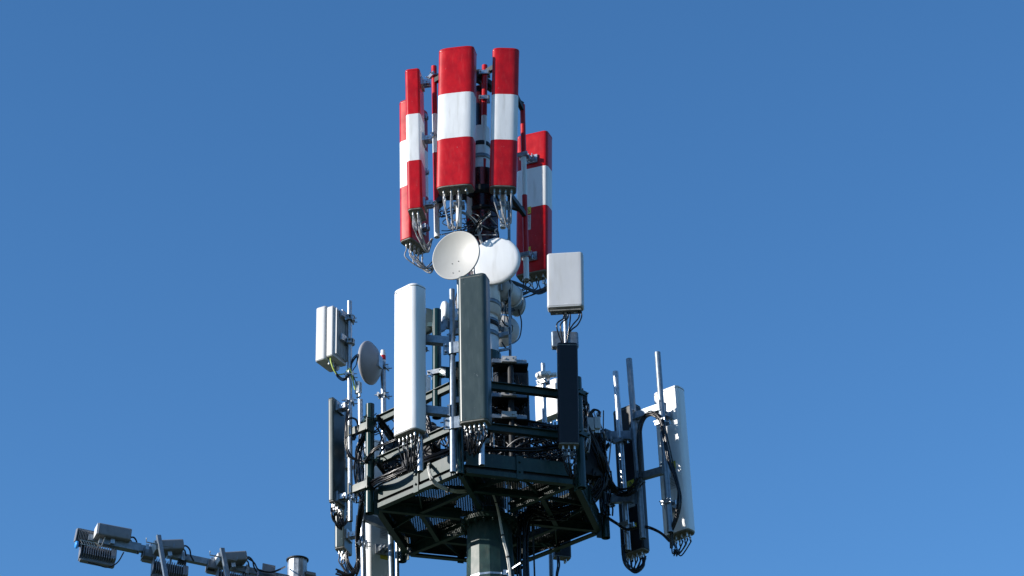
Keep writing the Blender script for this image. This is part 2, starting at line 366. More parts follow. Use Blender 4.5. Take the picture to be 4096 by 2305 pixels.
# ladder-like rack between platform and upper tube
# ------------------------------------------------------------------ panel antennas
def panel(label, T, B, Y, wd, dp, yaw, skin='radome', bands=None, YB=None, ports=6, rf=None, rb=None, group=None, cat='panel antenna',
          jump=None, portrows=2, backlabels=False, brackets=None, capmat='under', off=None, seam=False, fy=None):
    yaw = rad(yaw); n_ = nrm(yaw); sd = V((math.cos(yaw), math.sin(yaw), 0))
    top, bot = P(T[0], T[1], Y), P(B[0], B[1], Y if YB is None else YB)
    o_ = V((0, dp / 2 if off is None else off, 0)); top += o_; bot += o_
    ax = (top - bot); L = ax.length; ax.normalize()
    sd = (sd - ax * sd.dot(ax)).normalized(); fr = sd.cross(ax) * -1
    if fr.dot(n_) < 0: fr = -fr
    t = thing('panel_antenna', label, cat, bot, group)
    prof = rrect(wd, dp, rf or min(wd, dp) * .33, rb or min(wd, dp) * .18, fy=fy, n=8)
    names = [skin] if not bands else []
    secs = []; mbp = MB()
    def sec(h, k, m): secs.append((bot + ax * h, sd, fr, k, m))
    if bands:
        for e, c in bands:
            if c not in names: names.append(c)
        bl = sorted(bands, reverse=True)        # from bottom: largest fraction first
        sec(0, .985, names.index(bl[0][1])); sec(.006, 1, names.index(bl[0][1]))
        for i in range(1, len(bl)):
            h = L * (1 - bl[i][0]); sec(h, 1, names.index(bl[i][1]))
        lastm = names.index(bl[-1][1])
        sec(L - .02, 1, lastm); sec(L - .006, .985, lastm); sec(L, .95, lastm)
    else:
        sec(0, .985, 0); sec(.006, 1, 0); sec(L - .02, 1, 0); sec(L - .006, .985, 0); sec(L, .95, 0)
    mbp.prism(prof, secs); part(mbp, 'radome', names, t)
    mbt = MB().prism(prof, [(bot + ax * (L - .034), sd, fr, 1.012, 0), (bot + ax * (L - .03), sd, fr, 1.016, 0), (bot + ax * (L - .026), sd, fr, 1.012, 0)])
    part(mbt, 'top_seam', 'red' if bands else ('under' if not seam else 'blackp'), t)
    cap = part(MB().prism(prof, [(bot - ax * .014, sd, fr, .95, 0), (bot + ax * .004, sd, fr, .97, 0)], smooth=False), 'bottom_cap', capmat, t)
    if skin in ('radome', 'darkgreen') and not bands:
        for hh in (.03, L - .05):
            for sx in (-.27, .27):
                q = bot + ax * hh + sd * (sx * wd) + fr * (dp / 2 - .002); part(MB().tube([q, q + fr * .005], .007, 8), 'screw', 'blackp', t)
    pr = []
    for j in range(portrows):
        m_ = ports // portrows
        for i in range(m_):
            x = (-.5 + (i + .5) / m_) * wd * .82; y = ((j + .5) / portrows - .5) * dp * .62
            c = bot - ax * .014 + sd * x + fr * y; pr.append(c)
            mbc = MB().tube([c, c - ax * .03], .0125, 8).tube([c - ax * .03, c - ax * .05], .015, 6); part(mbc, 'connector', 'conn', t)
    if jump:
        G, GY = jump[0], jump[1]; sag = jump[2]; mt = jump[3] if len(jump) > 3 else 'cable'; frac = jump[4] if len(jump) > 4 else 1
        G = P(G[0], G[1], GY)
        for i, c in enumerate(pr):
            if random.random() > frac: continue
            s_ = c - ax * .04; a_ = s_ - Z * (sag * random.uniform(.35, .55)) + jit(.012); low = s_.lerp(G, .62) - Z * (sag * random.uniform(.45, .75)) + jit(.02)
            e = G + jit(.022)
            jc = cable(t, [s_, s_ - ax * .05, a_, low, e], .0082, mt, 'jumper_cable', 5)
            if i % 2 == 0:
                mk = MB().tube([s_.lerp(a_, .35), s_.lerp(a_, .6)], .0125, 7); part(mk, 'cable_marker', 'radome', jc)
    back = -fr
    if brackets:
        for fz in brackets:
            c = bot + ax * (L * fz) + back * (dp / 2)
            mb_ = MB().box(c + back * .012, sd * min(.09, wd * .3), back * .012, ax * .06)
            mb_.box(c + back * .06, sd * .008, back * .05, ax * .035); mb_.box(c + back * .06 + sd * .05, sd * .004, back * .05, ax * .03)
            mb_.box(c + back * .06 - sd * .05, sd * .004, back * .05, ax * .03)
            mb_.tube([c + back * .07 - sd * .065, c + back * .07 + sd * .065], .012, 8)
            part(mb_, 'tilt_bracket', 'galv', t)
    if backlabels:
        c0 = bot + ax * (L * .35) + back * (dp / 2 + .0015) + sd * (backlabels * wd)
        mb_ = MB().box(c0, sd * .05, back * .001, ax * .11); dl_ = part(mb_, 'data_label', 'grey', t)
        mb_ = MB()
        for i in range(9): mb_.box(c0 + ax * (.09 - .02 * i) + back * .0015 - sd * (.004 * (i % 3)), sd * (.042 - .004 * (i % 3)), back * .0006, ax * .0025)
        part(mb_, 'printed_lines', 'blackp', dl_)
        c1 = c0 + ax * .185
        mb_ = MB().box(c1, sd * .052, back * .001, ax * .052); wl_ = part(mb_, 'warning_label', 'yellow', t)
        tri = [c1 + ax * .04 + back * .002, c1 - ax * .03 + sd * .042 + back * .002, c1 - ax * .03 - sd * .042 + back * .002]
        m_c = (tri[0] + tri[1] + tri[2]) / 3; tin = [p.lerp(m_c, .32) for p in tri]
        mb_ = MB().add(tri + tin, [[0, 1, 4, 3], [1, 2, 5, 4], [2, 0, 3, 5]]); mb_.box(m_c + ax * .006, sd * .004, back * .0004, ax * .013); part(mb_, 'warning_symbol', 'blackp', wl_)
        c2 = bot + ax * (L * .16) + back * (dp / 2 + .0015) + sd * (backlabels * wd)
        part(MB().box(c2, sd * .05, back * .001, ax * .035), 'small_label', 'yellow', t)
    return t, top, bot, sd, fr, ax

RW = lambda a=1 / 3, b=2 / 3: [(a, 'red'), (b, 'white'), (1, 'red')]
TG = 'red and white banded antennas at the mast head'
panel('widest red and white banded antenna, front centre of the mast head', (1830, 186), (1821, 738), 24.30, .455, .22, -11, bands=RW(.34, .665), YB=24.36, rf=.13, fy=.048,
      ports=8, jump=((1812, 885), 24.62, .40, 'gcable', .6), group=TG, brackets=(.9, .1))
panel('red and white banded antenna right of the widest one, narrow and facing the viewer', (2023, 190), (2011, 740), 24.38, .335, .21, 2, bands=RW(.345, .675), YB=24.44, rf=.10, fy=.045,
      ports=8, jump=((2034, 880), 24.7, .36, 'gcable', .7), group=TG, brackets=(.9, .1))
panel('red and white banded antenna seen edge-on at the left, standing in front of another one', (1655, 281), (1666, 838), 24.58, .32, .19, -98, bands=RW(), rf=.05,
      ports=8, jump=((1730, 962), 25.0, .38, 'gcable', 1), group=TG, brackets=(.93, .52, .06), off=.12)
panel('lowest red and white banded antenna at the far left, mostly behind its neighbour', (1651, 413), (1656, 968), 25.45, .43, .19, -122, bands=RW(.30, .63), rf=.06,
      ports=8, jump=((1742, 1042), 25.6, .30, 'gcable', .9), group=TG, off=.1, brackets=(.9, .5, .1))
panel('red and white banded antenna at the right, seen from behind with a pole before it', (2140, 531), (2137, 1086), 26.0, .44, .24, 158, bands=RW(.26, .545), rf=.08, rb=.05,
      ports=8, jump=((2010, 1140), 25.8, .30, 'cable', .8), group=TG, off=.12, brackets=(.8, .1), backlabels=.12)

panel('small white square-section antenna with a red foot, hanging below the widest banded one', (1886, 560), (1886, 885), 24.85, .085, .10, -42, bands=[(.93, 'white'), (1, 'red')], ports=2, portrows=1, rf=.012, rb=.012)
MG = 'tall panel antennas around the platform'
panel('tall bright white panel antenna left of centre, above the platform edge', (1635, 1137), (1635, 1716), 23.26, .37, .21, -43, YB=23.32, rf=.085, rb=.05,
      ports=10, jump=((1640, 1850), 23.6, .30), group=MG, brackets=(.88, .12), off=.13)
panel('tall scratched grey-green panel antenna at the centre, below the two dishes', (1893, 1096), (1901, 1678), 23.16, .335, .20, -16, skin='darkgreen', YB=23.22, rf=.05, rb=.03,
      ports=10, jump=((1890, 1800), 23.5, .24), group=MG, brackets=(.88, .12))
panel('black panel antenna below the light grey box, right of centre', (2269, 1370), (2275, 1770), 23.70, .232, .14, 3, skin='black', rf=.03, rb=.02,
      ports=6, jump=((2290, 1900), 23.9, .25), group=MG, brackets=(.88, .12))
panel('dark panel antenna edge-on at the far left, beside the tallest left pole', (1344, 1600), (1346, 2010), 24.60, .285, .068, -115, skin='darkgreen', rf=.02, rb=.015,
      ports=6, jump=((1360, 2095), 24.75, .18), group=MG, brackets=(.93, .05), off=.06)
panel('dark panel antenna with two seams, behind and below the far left one', (1369, 1640), (1371, 2195), 26.15, .30, .13, -106, skin='darkgreen', rf=.04, rb=.02,
      ports=6, jump=((1420, 2275), 25.95, .30), group=MG, brackets=(.1, .6), off=.08, seam=True)
panel('white panel antenna at the lower left, behind the platform corner', (1508, 1758), (1512, 2312), 25.88, .33, .15, -148, rf=.06, rb=.04,
      ports=6, group=MG, off=.1, backlabels=-.1, brackets=(.2,))
panel('dark panel antenna in the right group, behind two grey poles', (2510, 1626), (2545, 2202), 25.45, .34, .16, 140, skin='black', rf=.06, rb=.03,
      ports=8, jump=((2535, 2270), 25.45, .12), group=MG, off=.08, backlabels=-.12)
panel('white panel antenna at the far right, speckled with sunlight', (2680, 1553), (2723, 2126), 24.98, .36, .20, 142, rf=.09, rb=.045,
      ports=8, jump=((2700, 2205), 24.95, .16), group=MG, off=.09, backlabels=-.06, brackets=(.8, .16))
panel('small dark panel antenna hanging beyond the platform, right of the monopole', (2243, 2080), (2247, 2222), 26.7, .22, .13, 20, skin='black', rf=.03, rb=.02,
      ports=4, group=MG)

# ------------------------------------------------------------------ poles
PG = 'galvanised pipes carrying antennas'
rwpole = lambda *f: [(f[i], c) for i, c in enumerate(('red', 'white', 'red', 'white')[:len(f)])]
UPG = 'painted pipes at the mast head'
p1, p1t, p1b = pole(1736, 267, 1748, 950, 24.98, .036, 'red and white pipe beside the edge-on banded antenna', bands=[(.29, 'red'), (.52, 'white'), (.8, 'red'), (1, 'white')], clamps=[(.06, rad(-60)), (.42, rad(-60)), (.82, rad(-60))], group=UPG)
p2, p2t, p2b = pole(1939, 263, 1932, 960, 24.92, .036, 'red and white pipe between the two front banded antennas', bands=[(.30, 'red'), (.55, 'white'), (.80, 'red'), (1, 'white')], clamps=[(.05, 0), (.2, 0)], group=UPG)
p3, p3t, p3b = pole(2090, 421, 2106, 1118, 25.35, .034, 'red and white pipe before the right banded antenna', bands=[(.31, 'red'), (.53, 'white'), (.88, 'red'), (1, 'white')], clamps=[(.30, rad(160)), (.87, rad(160))], group=UPG)
pole(1842, 300, 1835, 912, 24.66, .036, 'pale pipe behind the widest banded antenna', mt='white', clamps=[(.1, 0), (.86, 0)], group=UPG)
pole(2018, 300, 2012, 912, 24.72, .036, 'pale pipe behind the narrow front banded antenna', mt='white', clamps=[(.1, 0), (.86, 0)], group=UPG)

pole(1398, 1206, 1401, 2086, 24.60, .029, 'tallest grey pipe at the left, holding the white radio box', clamps=[(.09, rad(-90)), (.35, rad(-90)), (.47, rad(-90)), (.9, rad(-90))], group=PG)
pole(1441, 1600, 1455, 2330, 25.62, .033, 'grey pipe left of the green corner post, running out of the picture', clamps=[(.8, rad(-90)), (.5, rad(-90))], group=PG)
pole(1532, 1415, 1537, 1890, 25.5, .034, 'grey pipe with a red and white cap holding the small left dish', bands=[(.02, 'white'), (.06, 'red'), (.075, 'white'), (1, 'galv')], clamps=[(.12, rad(-110)), (.36, rad(-110))], group=PG)
pole(1808, 1160, 1812, 1890, 23.42, .034, 'grey pipe left of the scratched centre antenna', mt='galvdull', group=PG)
pole(1679, 1200, 1681, 1886, 23.50, .034, 'grey pipe behind the tall bright white antenna', mt='galv', clamps=[(.3, rad(-43)), (.8, rad(-43))], group=PG)
pole(1925, 1200, 1927, 1862, 23.44, .036, 'grey pipe behind the scratched centre antenna', clamps=[(.1, rad(-16)), (.85, rad(-16))], group=PG)
pole(2261, 1215, 2274, 1893, 24.16, .028, 'grey pipe behind the black antenna, holding the light grey box', clamps=[(.3, 0), (.9, 0)], group=PG)
pole(2172, 1456, 2182, 1800, 25.5, .029, 'short grey pipe above the dazzling white radio', clamps=[(.22, rad(-30))], group=PG)
pole(2462, 1488, 2513, 2203, 25.28, .036, 'leftmost of the three grey pipes in the right group', clamps=[(.40, rad(140)), (.86, rad(140))], group=PG)
pole(2516, 1437, 2572, 2155, 25.10, .037, 'middle one of the three grey pipes in the right group', mt='galvdull', group=PG)
pole(2630, 1411, 2682, 2130, 24.80, .036, 'rightmost and highest of the three grey pipes in the right group', mt='galvdull', clamps=[(.40, rad(140)), (.84, rad(140))], group=PG)
pole(1563, 2140, 1568, 2330, 25.70, .036, 'dull grey pipe under the left platform corner, before the white antenna', mt='galvdull', group=PG)
pole(1588, 2150, 1590, 2330, 25.95, .025, 'thin sunlit pipe right of the dull one under the platform corner', group=PG)
pole(2203, 2195, 2206, 2330, 26.5, .027, 'grey pipe beyond the platform, beside the small dark antenna', mt='galvdull', group=PG)
pole(1747, 1241, 1747, 1672, 23.98, .053, 'dark green pipe between the white and the scratched antenna', mt='greenpost', clamps=[(.6, rad(-20))], group='green pipes')
pole(2041, 1450, 2050, 1890, 24.12, .036, 'dark pipe inside the stack of radios behind the centre antenna', mt='dark', group='dark pipes')
pole(2100, 1640, 2106, 1900, 24.5, .03, 'short dark pipe at the right edge of the radio stack', mt='dark', group='dark pipes')

# stand-off arms
def arm(label, a, b, wdt, hgt, mt='galvdull', plates=(1, 1), group='stand-off arms'):
    t = thing('standoff_arm', label, 'support arm', b, group); d = (b - a).normalized()
    mb = MB().bar(a, b, wdt, hgt); part(mb, 'beam', mt, t)
    for e, p, s_ in ((plates[0], a, -1), (plates[1], b, 1)):
        if e:
            sd = d.cross(Z).normalized(); mb = MB()
            mb.box(p + d * s_ * .006, d * .006, sd * (wdt * .5 + .035), Z * (hgt * .5 + .03))
            for i in (-1, 1):
                for j in (-1, 1): mb.tube([p + d * s_ * .0 + sd * i * (wdt * .5 + .018) + Z * j * (hgt * .5 + .012) - d * .022, p + sd * i * (wdt * .5 + .018) + Z * j * (hgt * .5 + .012) + d * .022], .01, 6)
            part(mb, 'end_plate', mt, t)
    return t
arm('upper grey arm between the white antenna and the centre pipe', P(1690, 1358, 23.52), P(1800, 1368, 23.46), .09, .09)
arm('lower grey arm between the white antenna and the centre pipe', P(1690, 1640, 23.52), P(1802, 1652, 23.46), .09, .09)
arm('upper sunlit green arm left of the left corner post', P(1478, 1702, 24.48), P(1408, 1730, 24.62), .06, .09, 'green')
arm('lower sunlit green arm left of the left corner post', P(1478, 1935, 24.48), P(1408, 1962, 24.62), .06, .09, 'green')
arm('long grey arm crossing the white antenna at the lower left', P(1452, 2066, 25.60), P(1566, 2112, 25.70), .07, .09)
arm('upper grey arm from the right corner post', P(2440, 1745, 25.42), P(2538, 1742, 25.14), .08, .10)
arm('lower grey arm from the right corner post', P(2440, 1998, 25.42), P(2545, 1992, 25.14), .08, .10)
arm('upper rising grey arm in the right group', P(2545, 1665, 25.08), P(2648, 1628, 24.82), .07, .085)
arm('lower rising grey arm in the right group', P(2562, 1908, 25.08), P(2662, 1880, 24.82), .07, .085)
arm('dark round arm behind the dark green pipe', P(1762, 1487, 24.0), P(1806, 1492, 23.47), .07, .085, 'greenpost')
arm('grey arm holding the dark green dish', P(1780, 1300, 23.46), P(1850, 1306, 23.6), .06, .08)
arm('short grey arm behind the foot of the centre antenna', P(1815, 1605, 23.46), P(1912, 1590, 23.46), .05, .07)
arm('short grey arm behind the head of the centre antenna', P(1815, 1330, 23.46), P(1912, 1318, 23.46), .05, .07)
# saddle clamps on the centre pipe
for i, (px, py, lb) in enumerate(((1809, 1392, 'upper bolted saddle clamp on the centre pipe'), (1811, 1692, 'lower bolted saddle clamp on the centre pipe'), )):
    c = P(px, py, 23.38); mb = MB(); mb.box(c, V((.10, -.03, 0)), V((.003, .009, 0)), Z * .07)
    mb.lathe([(.046, -.07), (.046, .07)], c + V((0, .03, 0)), Z, 18)
    t = thing('saddle_clamp', lb, 'clamp', c, 'saddle clamps'); part(mb, 'plate', 'galvdull', t)
    mb = MB()
    for a_ in (-1, 1):
        for b_ in (-1, 1): mb.tube([c + V((.078 * a_, -.04 - .023 * a_, .04 * b_)), c + V((.078 * a_, .06, .04 * b_))], .012, 6)
    part(mb, 'bolts', 'galv', t)

# head frames carrying the upper pipes
def frame_at(zc, lb, mt='dark'):
    t = thing('head_frame', lb, 'steel frame', (CX, CY, zc), 'head frames')
    pts = []
    for top, bot in ((p1t, p1b), (p2t, p2b), (p3t, p3b)):
        f = (top.z - zc) / (top.z - bot.z); pts.append(top.lerp(bot, min(1, max(0, f))))
    a5, a7 = P(1838, 500, 24.66), P(2015, 500, 24.72); a5.z = a7.z = zc
    ax_ = V((CX, CY, zc))
    rear = P(1968, 350, 25.2); rear.z = zc
    for q in (pts[0], a5, a7, pts[2], rear):
        mb = MB().bar(ax_, q, .05, .07); part(mb, 'spoke', mt, t)
    for q0, q1 in ((pts[0], a5), (a5, rear), (a7, pts[2])):
        mb = MB().bar(q0 - Z * .075, q1 - Z * .075, .05, .07); part(mb, 'side_beam', mt, t)
    hr = .075 if 'upper' in lb else .21
    part(MB().lathe([(hr * .6, -.06), (hr, -.06), (hr, .06), (hr * .6, .06)], ax_, Z, 24), 'collar', mt, t)
    return t
frame_at(P(1870, 262, 24.75).z, 'upper dark steel frame between the front banded antennas')
frame_at(P(1900, 745, 24.75).z, 'lower dark steel frame above the dishes')

# ------------------------------------------------------------------ dishes
def dish(label, px, py, Y, D, yaw, elev, mt, kind, fr_label=None, group='microwave dishes', n=48):
    yaw = rad(yaw); elev = rad(elev); a = nrm(yaw) * math.cos(elev) + Z * math.sin(elev); c = P(px, py, Y); R = D / 2
    t = thing('dish_antenna', label, 'dish antenna', c - Z * R, group)
    mb = MB()
    if kind == 'open':
        dep = .20 * R
        prof = [(R * k / 12, -dep * (1 - (k / 12) ** 2)) for k in range(13)]
        mb.lathe(prof, c, a, n); mb.lathe([(R, 0), (R + .008, .003), (R + .012, -.006), (R + .01, -.02), (R, -.024)], c, a, n)
        mb.lathe([(R * k / 12, -dep * (1 - (k / 12) ** 2) - .012) for k in range(12, -1, -1)], c, a, n); part(mb, 'reflector', mt, t)
        u = a.cross(Z).normalized(); v = u.cross(a)
        mb = MB()
        for x, y in ((-.25, -.25), (.02, -.2), (-.2, -.7), (.06, -.68)):
            q = c + u * (-x * R) + v * (y * R) - a * (dep * (1 - x * x - y * y)) + a * .0005; mb.tube([q, q + a * .006], .006, 6)
        part(mb, 'rivets', 'dark', t)
    elif kind == 'flat':
        mb.lathe([(0, .022), (R * .5, .02), (R * .85, .012), (R * .97, .004), (R, -.006), (R + .003, -.012)], c, a, n); part(mb, 'radome', mt, t)
        mb = MB().lathe([(R + .003, -.012), (R + .006, -.03), (R, -.04), (R * .8, -.09), (R * .4, -.15), (.06, -.17), (0, -.17)], c, a, n); part(mb, 'back_shell', mt if mt == 'dishgrey' else 'grey', t)
    elif kind == 'drum':
        mb.lathe([(0, .05), (R * .6, .04), (R * .92, .012), (R, -.02), (R, -.26), (R * .9, -.30), (R * .5, -.34), (0, -.35)], c, a, n); part(mb, 'shroud', mt, t)
        mb = MB()
        for h in (-.03, -.24): mb.lathe([(R - .002, h - .012), (R + .008, h - .012), (R + .008, h + .012), (R - .002, h + .012)], c, a, n)
        part(mb, 'rim_band', 'grey', t)
    b0 = c - a * (.16 if kind != 'drum' else .36)
    mb = MB().tube([c - a * .13, b0], .045, 12).box(b0, a.cross(Z).normalized() * .05, a * .02, Z * .08); part(mb, 'back_mount', 'galv', t)
    return t
dish('open beige round dish facing the viewer, left of the flat white one', 1823, 1021, 24.15, .60, -24, -5, 'beige', 'open')
dish('flat white round dish behind the scratched antenna, right of the open beige one', 1981, 1043, 24.72, .61, -14, -6, 'radome', 'flat')
dish('small pale dish seen from behind, left of the bright white antenna', 1470, 1453, 25.28, .53, -112, 6, 'dishgrey', 'flat')
dish('small dark green dish half hidden by the bright white antenna', 1694, 1285, 24.1, .34, -14, -4, 'darkgreen', 'flat')
dish('narrow white dish edge-on beside the grey centre pipe', 1768, 1262, 24.3, .335, -78, 0, 'radome', 'flat')
dish('larger white drum dish turned away, right of the flat white dish', 2054, 1192, 25.25, .27, 150, 0, 'grey', 'drum')
dish('dirty beige drum dish below and right of the larger drum', 2080, 1224, 25.7, .27, 120, 4, 'galvdull', 'drum')
dish('shallow pale dish seen from behind under the drums', 2014, 1328, 25.75, .40, 172, 10, 'galvdull', 'flat')
# mounts for the drums and dishes
t = thing('dish_mount', 'cluster of steel brackets holding the drum dishes to the mast', 'bracket', P(2000, 1250, 25.1))
part(MB().bar(P(1960, 1196, 25.1), P(2040, 1196, 25.35), .05, .05), 'bracket_arm', 'galv', t)
part(MB().bar(P(1960, 1240, 25.1), P(2075, 1240, 25.7), .04, .04), 'bracket_arm', 'dark', t)
part(MB().bar(P(1990, 1345, 25.0), P(2034, 1338, 25.0), .05, .06), 'bracket_arm', 'galvdull', t)
part(MB().bar(P(1975, 1310, 25.1), P(2015, 1318, 25.65), .05, .05), 'bracket_arm', 'dark', t)
t = thing('dish_mount', 'steel bracket tying the two big dishes to the mast', 'bracket', P(1900, 1040, 24.6))
part(MB().pipe(P(1840, 1240, 24.36), P(1830, 960, 24.36), .03), 'short_pipe', 'galvdull', t)
part(MB().bar(P(1840, 1225, 24.36), P(1925, 1215, 24.82), .05, .06), 'bracket_arm', 'galvdull', t)
part(MB().bar(P(1985, 1040, 24.82), P(1935, 1030, 24.9), .05, .06), 'bracket_arm', 'galvdull', t)
t = thing('dish_mount', 'steel bracket behind the narrow white dish', 'bracket', P(1800, 1262, 24.35))
part(MB().bar(P(1780, 1262, 24.33), P(1905, 1262, 24.9), .05, .05), 'bracket_arm', 'galvdull', t)
part(MB().box(P(1788, 1262, 24.35), V((.03, 0, 0)), V((0, .03, 0)), Z * .12), 'clamp_plate', 'galv', t)
part(MB().bar(P(1716, 1300, 24.08), P(1740, 1300, 24.0), .05, .05), 'bracket_arm', 'greenpost', t)
# climbing rail
rt_, rb_ = P(2035, 790, 24.95), P(2041, 1440, 24.95)
t = thing('climbing_rail', 'long thin grey rail standing right of the mast behind the dishes', 'rail', rb_)
part(MB().bar(rb_, rt_, .034, .012, V((0, -1, 0))).bar(rb_ + V((.014, .014, 0)), rt_ + V((.014, .014, 0)), .006, .03, V((0, -1, 0))), 'flat_bar', 'galvdull', t)
for py in (1395, 1335, 960):
    q = P(2038, py, 24.95); part(MB().bar(q, V((CX + .15, CY, q.z)), .02, .03), 'spacer', 'galvdull', t)
for py in (1120, 1160, 1310, 1400):
    q = P(2038, py, 24.95); cable(t, [q + V((-.09, .1, .16)), q + V((-.05, .05, .06)), q, q - Z * .1], .009)

# ------------------------------------------------------------------ radio units
def rbox(mb, c, sd, fr, ax, wd, dp, L, r=.03, m=0):
    prof = rrect(wd, dp, r, r)
    mb.prism(prof, [(c - ax * (L / 2), sd, fr, .95, m), (c - ax * (L / 2 - .012), sd, fr, 1, m), (c + ax * (L / 2 - .012), sd, fr, 1, m), (c + ax * (L / 2), sd, fr, .95, m)])
    return mb
def fins(mb, c, sd, fr, ax, wd, dp, L, n, m=0):
    for i in range(n):
        x = (-.5 + (i + .5) / n) * wd; mb.box(c + sd * x, sd * .002, fr * (dp / 2), ax * (L / 2), m)
    return mb
def radio(label, px, py, Y, wd, dp, L, yaw, mt='grey', slab=.4, nf=10, name='radio_unit', lean=0, group='radio units', cat='radio unit'):
    yaw = rad(yaw); fr = nrm(yaw); sd = V((math.cos(yaw), math.sin(yaw), 0)); ax = (Z + sd * lean).normalized(); sd = (sd - ax * sd.dot(ax)).normalized(); c = P(px, py, Y)
    t = thing(name, label, cat, c - ax * (L / 2), group)
    part(rbox(MB(), c + fr * (dp * (.5 - slab / 2)), sd, fr, ax, wd, dp * slab, L, min(.03, dp * slab * .4)), 'front_cover', mt, t)
    part(rbox(MB(), c - fr * (dp * slab / 2), sd, fr, ax, wd * .94, dp * (1 - slab) - .02, L * .93, .012), 'housing', mt, t)
    if nf: part(fins(MB(), c - fr * (dp * .5), sd, fr, ax, wd * .85, .05, L * .85, nf), 'cooling_fins', 'dark' if mt == 'dark' else mt, t)
    mb = MB()
    for i in (-1, 0, 1): mb.tube([c - ax * (L / 2 - .02) + sd * i * wd * .25 - fr * dp * .1, c - ax * (L / 2 + .045) + sd * i * wd * .25 - fr * dp * .1], .016, 8)
    part(mb, 'ports', 'conn', t)
    return t, c, sd, fr, ax
t, c, sd, fr, ax = radio('light grey flat box antenna standing alone at the right of the dishes', 2262, 1130, 24.0, .425, .15, .725, -6, 'grey', .99, 0, 'box_antenna', cat='box antenna', lean=.03)
part(MB().box(c - fr * .0 - ax * .395 + fr * .0, sd * .18, fr * .05, ax * .008), 'bottom_plate', 'under', t)
part(MB().bar(c + fr * .0755 - ax * .345 - sd * .195, c + fr * .0755 - ax * .345 + sd * .195, .002, .003), 'seam_line', 'under', t)
part(MB().box(c - fr * .1, sd * .06, fr * .05, ax * .2), 'back_bracket', 'galv', t)
mb = MB()
for i in range(4): mb.box(c + fr * .0756 - ax * .325 + sd * (-.01 + .012 * i), sd * (.0035 + .001 * (i % 2)), fr * .0006, ax * .004)
part(mb, 'faint_emblem', 'white', t)
for dx, ex, e in ((.02, -12, 1380), (-.03, -22, 1375), (.05, 10, 1370), (.15, 18, 1335), (.18, 30, 1330)):
    a = c - ax * .40 + sd * dx; cable(t, [a, a - Z * .08, P(2262 + ex * 1.6, 1300, 23.98), P(2262 + ex * .8, e - 10, 24.02), P(2266, e + 20, 24.02)], .009)
t, c, sd, fr, ax = radio('white radio box at the far left on the tallest left pipe', 1327, 1352, 24.62, .34, .25, .72, -118, 'grey', .58, 8)
part(MB().bar(c + fr * .10 - ax * .2 - sd * -.168, c + fr * .10 + ax * .22 - sd * -.168, .002, .006), 'slot', 'blackp', t)
for zz in (.26, -.06):
    part(MB().bar(c - fr * .13 + ax * zz, P(1396, 1352, 24.6) + Z * zz, .05, .06).box(c - fr * .17 + ax * zz, sd * .07, fr * .02, ax * .04), 'mount_bracket', 'galv', t)
    q = P(1399, 1352, 24.6) + Z * zz; mbb = MB()
    for a_ in range(10):
        an = 2 * math.pi * a_ / 10
        mbb.box(q + V((.05 * math.cos(an), .05 * math.sin(an), 0)), V((math.cos(an), math.sin(an), 0)) * .012, V((-math.sin(an), math.cos(an), 0)) * .004, Z * .03)
    mbb.lathe([(.034, -.03), (.062, -.03), (.062, -.022), (.034, -.022)], q, Z, 16).lathe([(.034, .022), (.062, .022), (.062, .03), (.034, .03)], q, Z, 16)
    part(mbb, 'ring_clamp', 'galv', t)
cable(t, [P(1322, 1415, 24.5), P(1324, 1450, 24.48), P(1345, 1495, 24.5), P(1378, 1495, 24.56), P(1400, 1478, 24.56), P(1420, 1560, 24.58)], .008, 'ycable')
for k in range(3):
    cable(t, [P(1338, 1455, 24.55), P(1345, 1490 + 6 * k, 24.5), P(1375, 1515 + 4 * k, 24.54), P(1402, 1490, 24.56), P(1408, 1455 - 8 * k, 24.56), P(1428 + 3 * k, 1428 - 5 * k, 24.56), P(1425, 1460, 24.56), P(1410, 1490, 24.56), P(1428, 1540, 24.58)], .006)
radio('small white surge box clipped to the tallest left pipe', 1433, 1552, 24.62, .07, .06, .15, -40, 'white', .6, 0, 'junction_box', group=None, cat='junction box')
t, c, sd, fr, ax = radio('dazzling white radio right of the radio stack, in full sun', 2200, 1608, 25.8, .36, .17, .48, -38, 'radome', .6, 0)
part(MB().bar(c + ax * .16 - fr * .05, P(2176, 1555, 25.55), .05, .05), 'mount_bracket', 'galv', t)
q = P(2174, 1505, 25.5); mb = MB().lathe([(.03, -.04), (.085, -.03), (.085, .03), (.03, .04)], q, Z, 14)
for a_, l_ in ((-2.6, .10), (-.9, .12), (-.3, .17)): mb.tube([q, q + V((math.cos(a_) * l_, math.sin(a_) * l_, -.01))], .03, 8)
part(mb, 'swivel_clamp', 'white', t)
for k in range(6):
    x0 = 2160 + k * 12; cable(t, [P(x0, 1690, 25.2), P(x0 + 3, 1730, 25.15), P(x0 + 14, 1790, 25.1), P(x0 + 22, 1850 + random.uniform(-8, 8), 25.0)], .010, random.choice(['gcable', 'cable']))
radio('grey junction box behind the pipe above the black antenna', 2258, 1366, 24.2, .32, .12, .20, 8, 'galvdull', .5, 0, 'junction_box', group=None, cat='junction box')
SG = 'dark radios in the stack behind the centre antenna'
radio('topmost dark radio of the stack behind the centre antenna', 2040, 1535, 24.45, .38, .24, .34, 20, 'dark', .4, 9, group=SG)
radio('middle dark radio of the stack behind the centre antenna', 2040, 1645, 24.45, .40, .26, .30, 22, 'dark', .4, 9, group=SG)
radio('tall dark cabinet at the foot of the radio stack', 2030, 1775, 24.6, .44, .26, .46, 18, 'dark', .4, 9, 'radio_unit', group=SG)
radio('dark radio at the left of the stack, behind the centre antenna edge', 1975, 1500, 24.7, .30, .22, .34, 10, 'dark', .4, 8, group=SG)
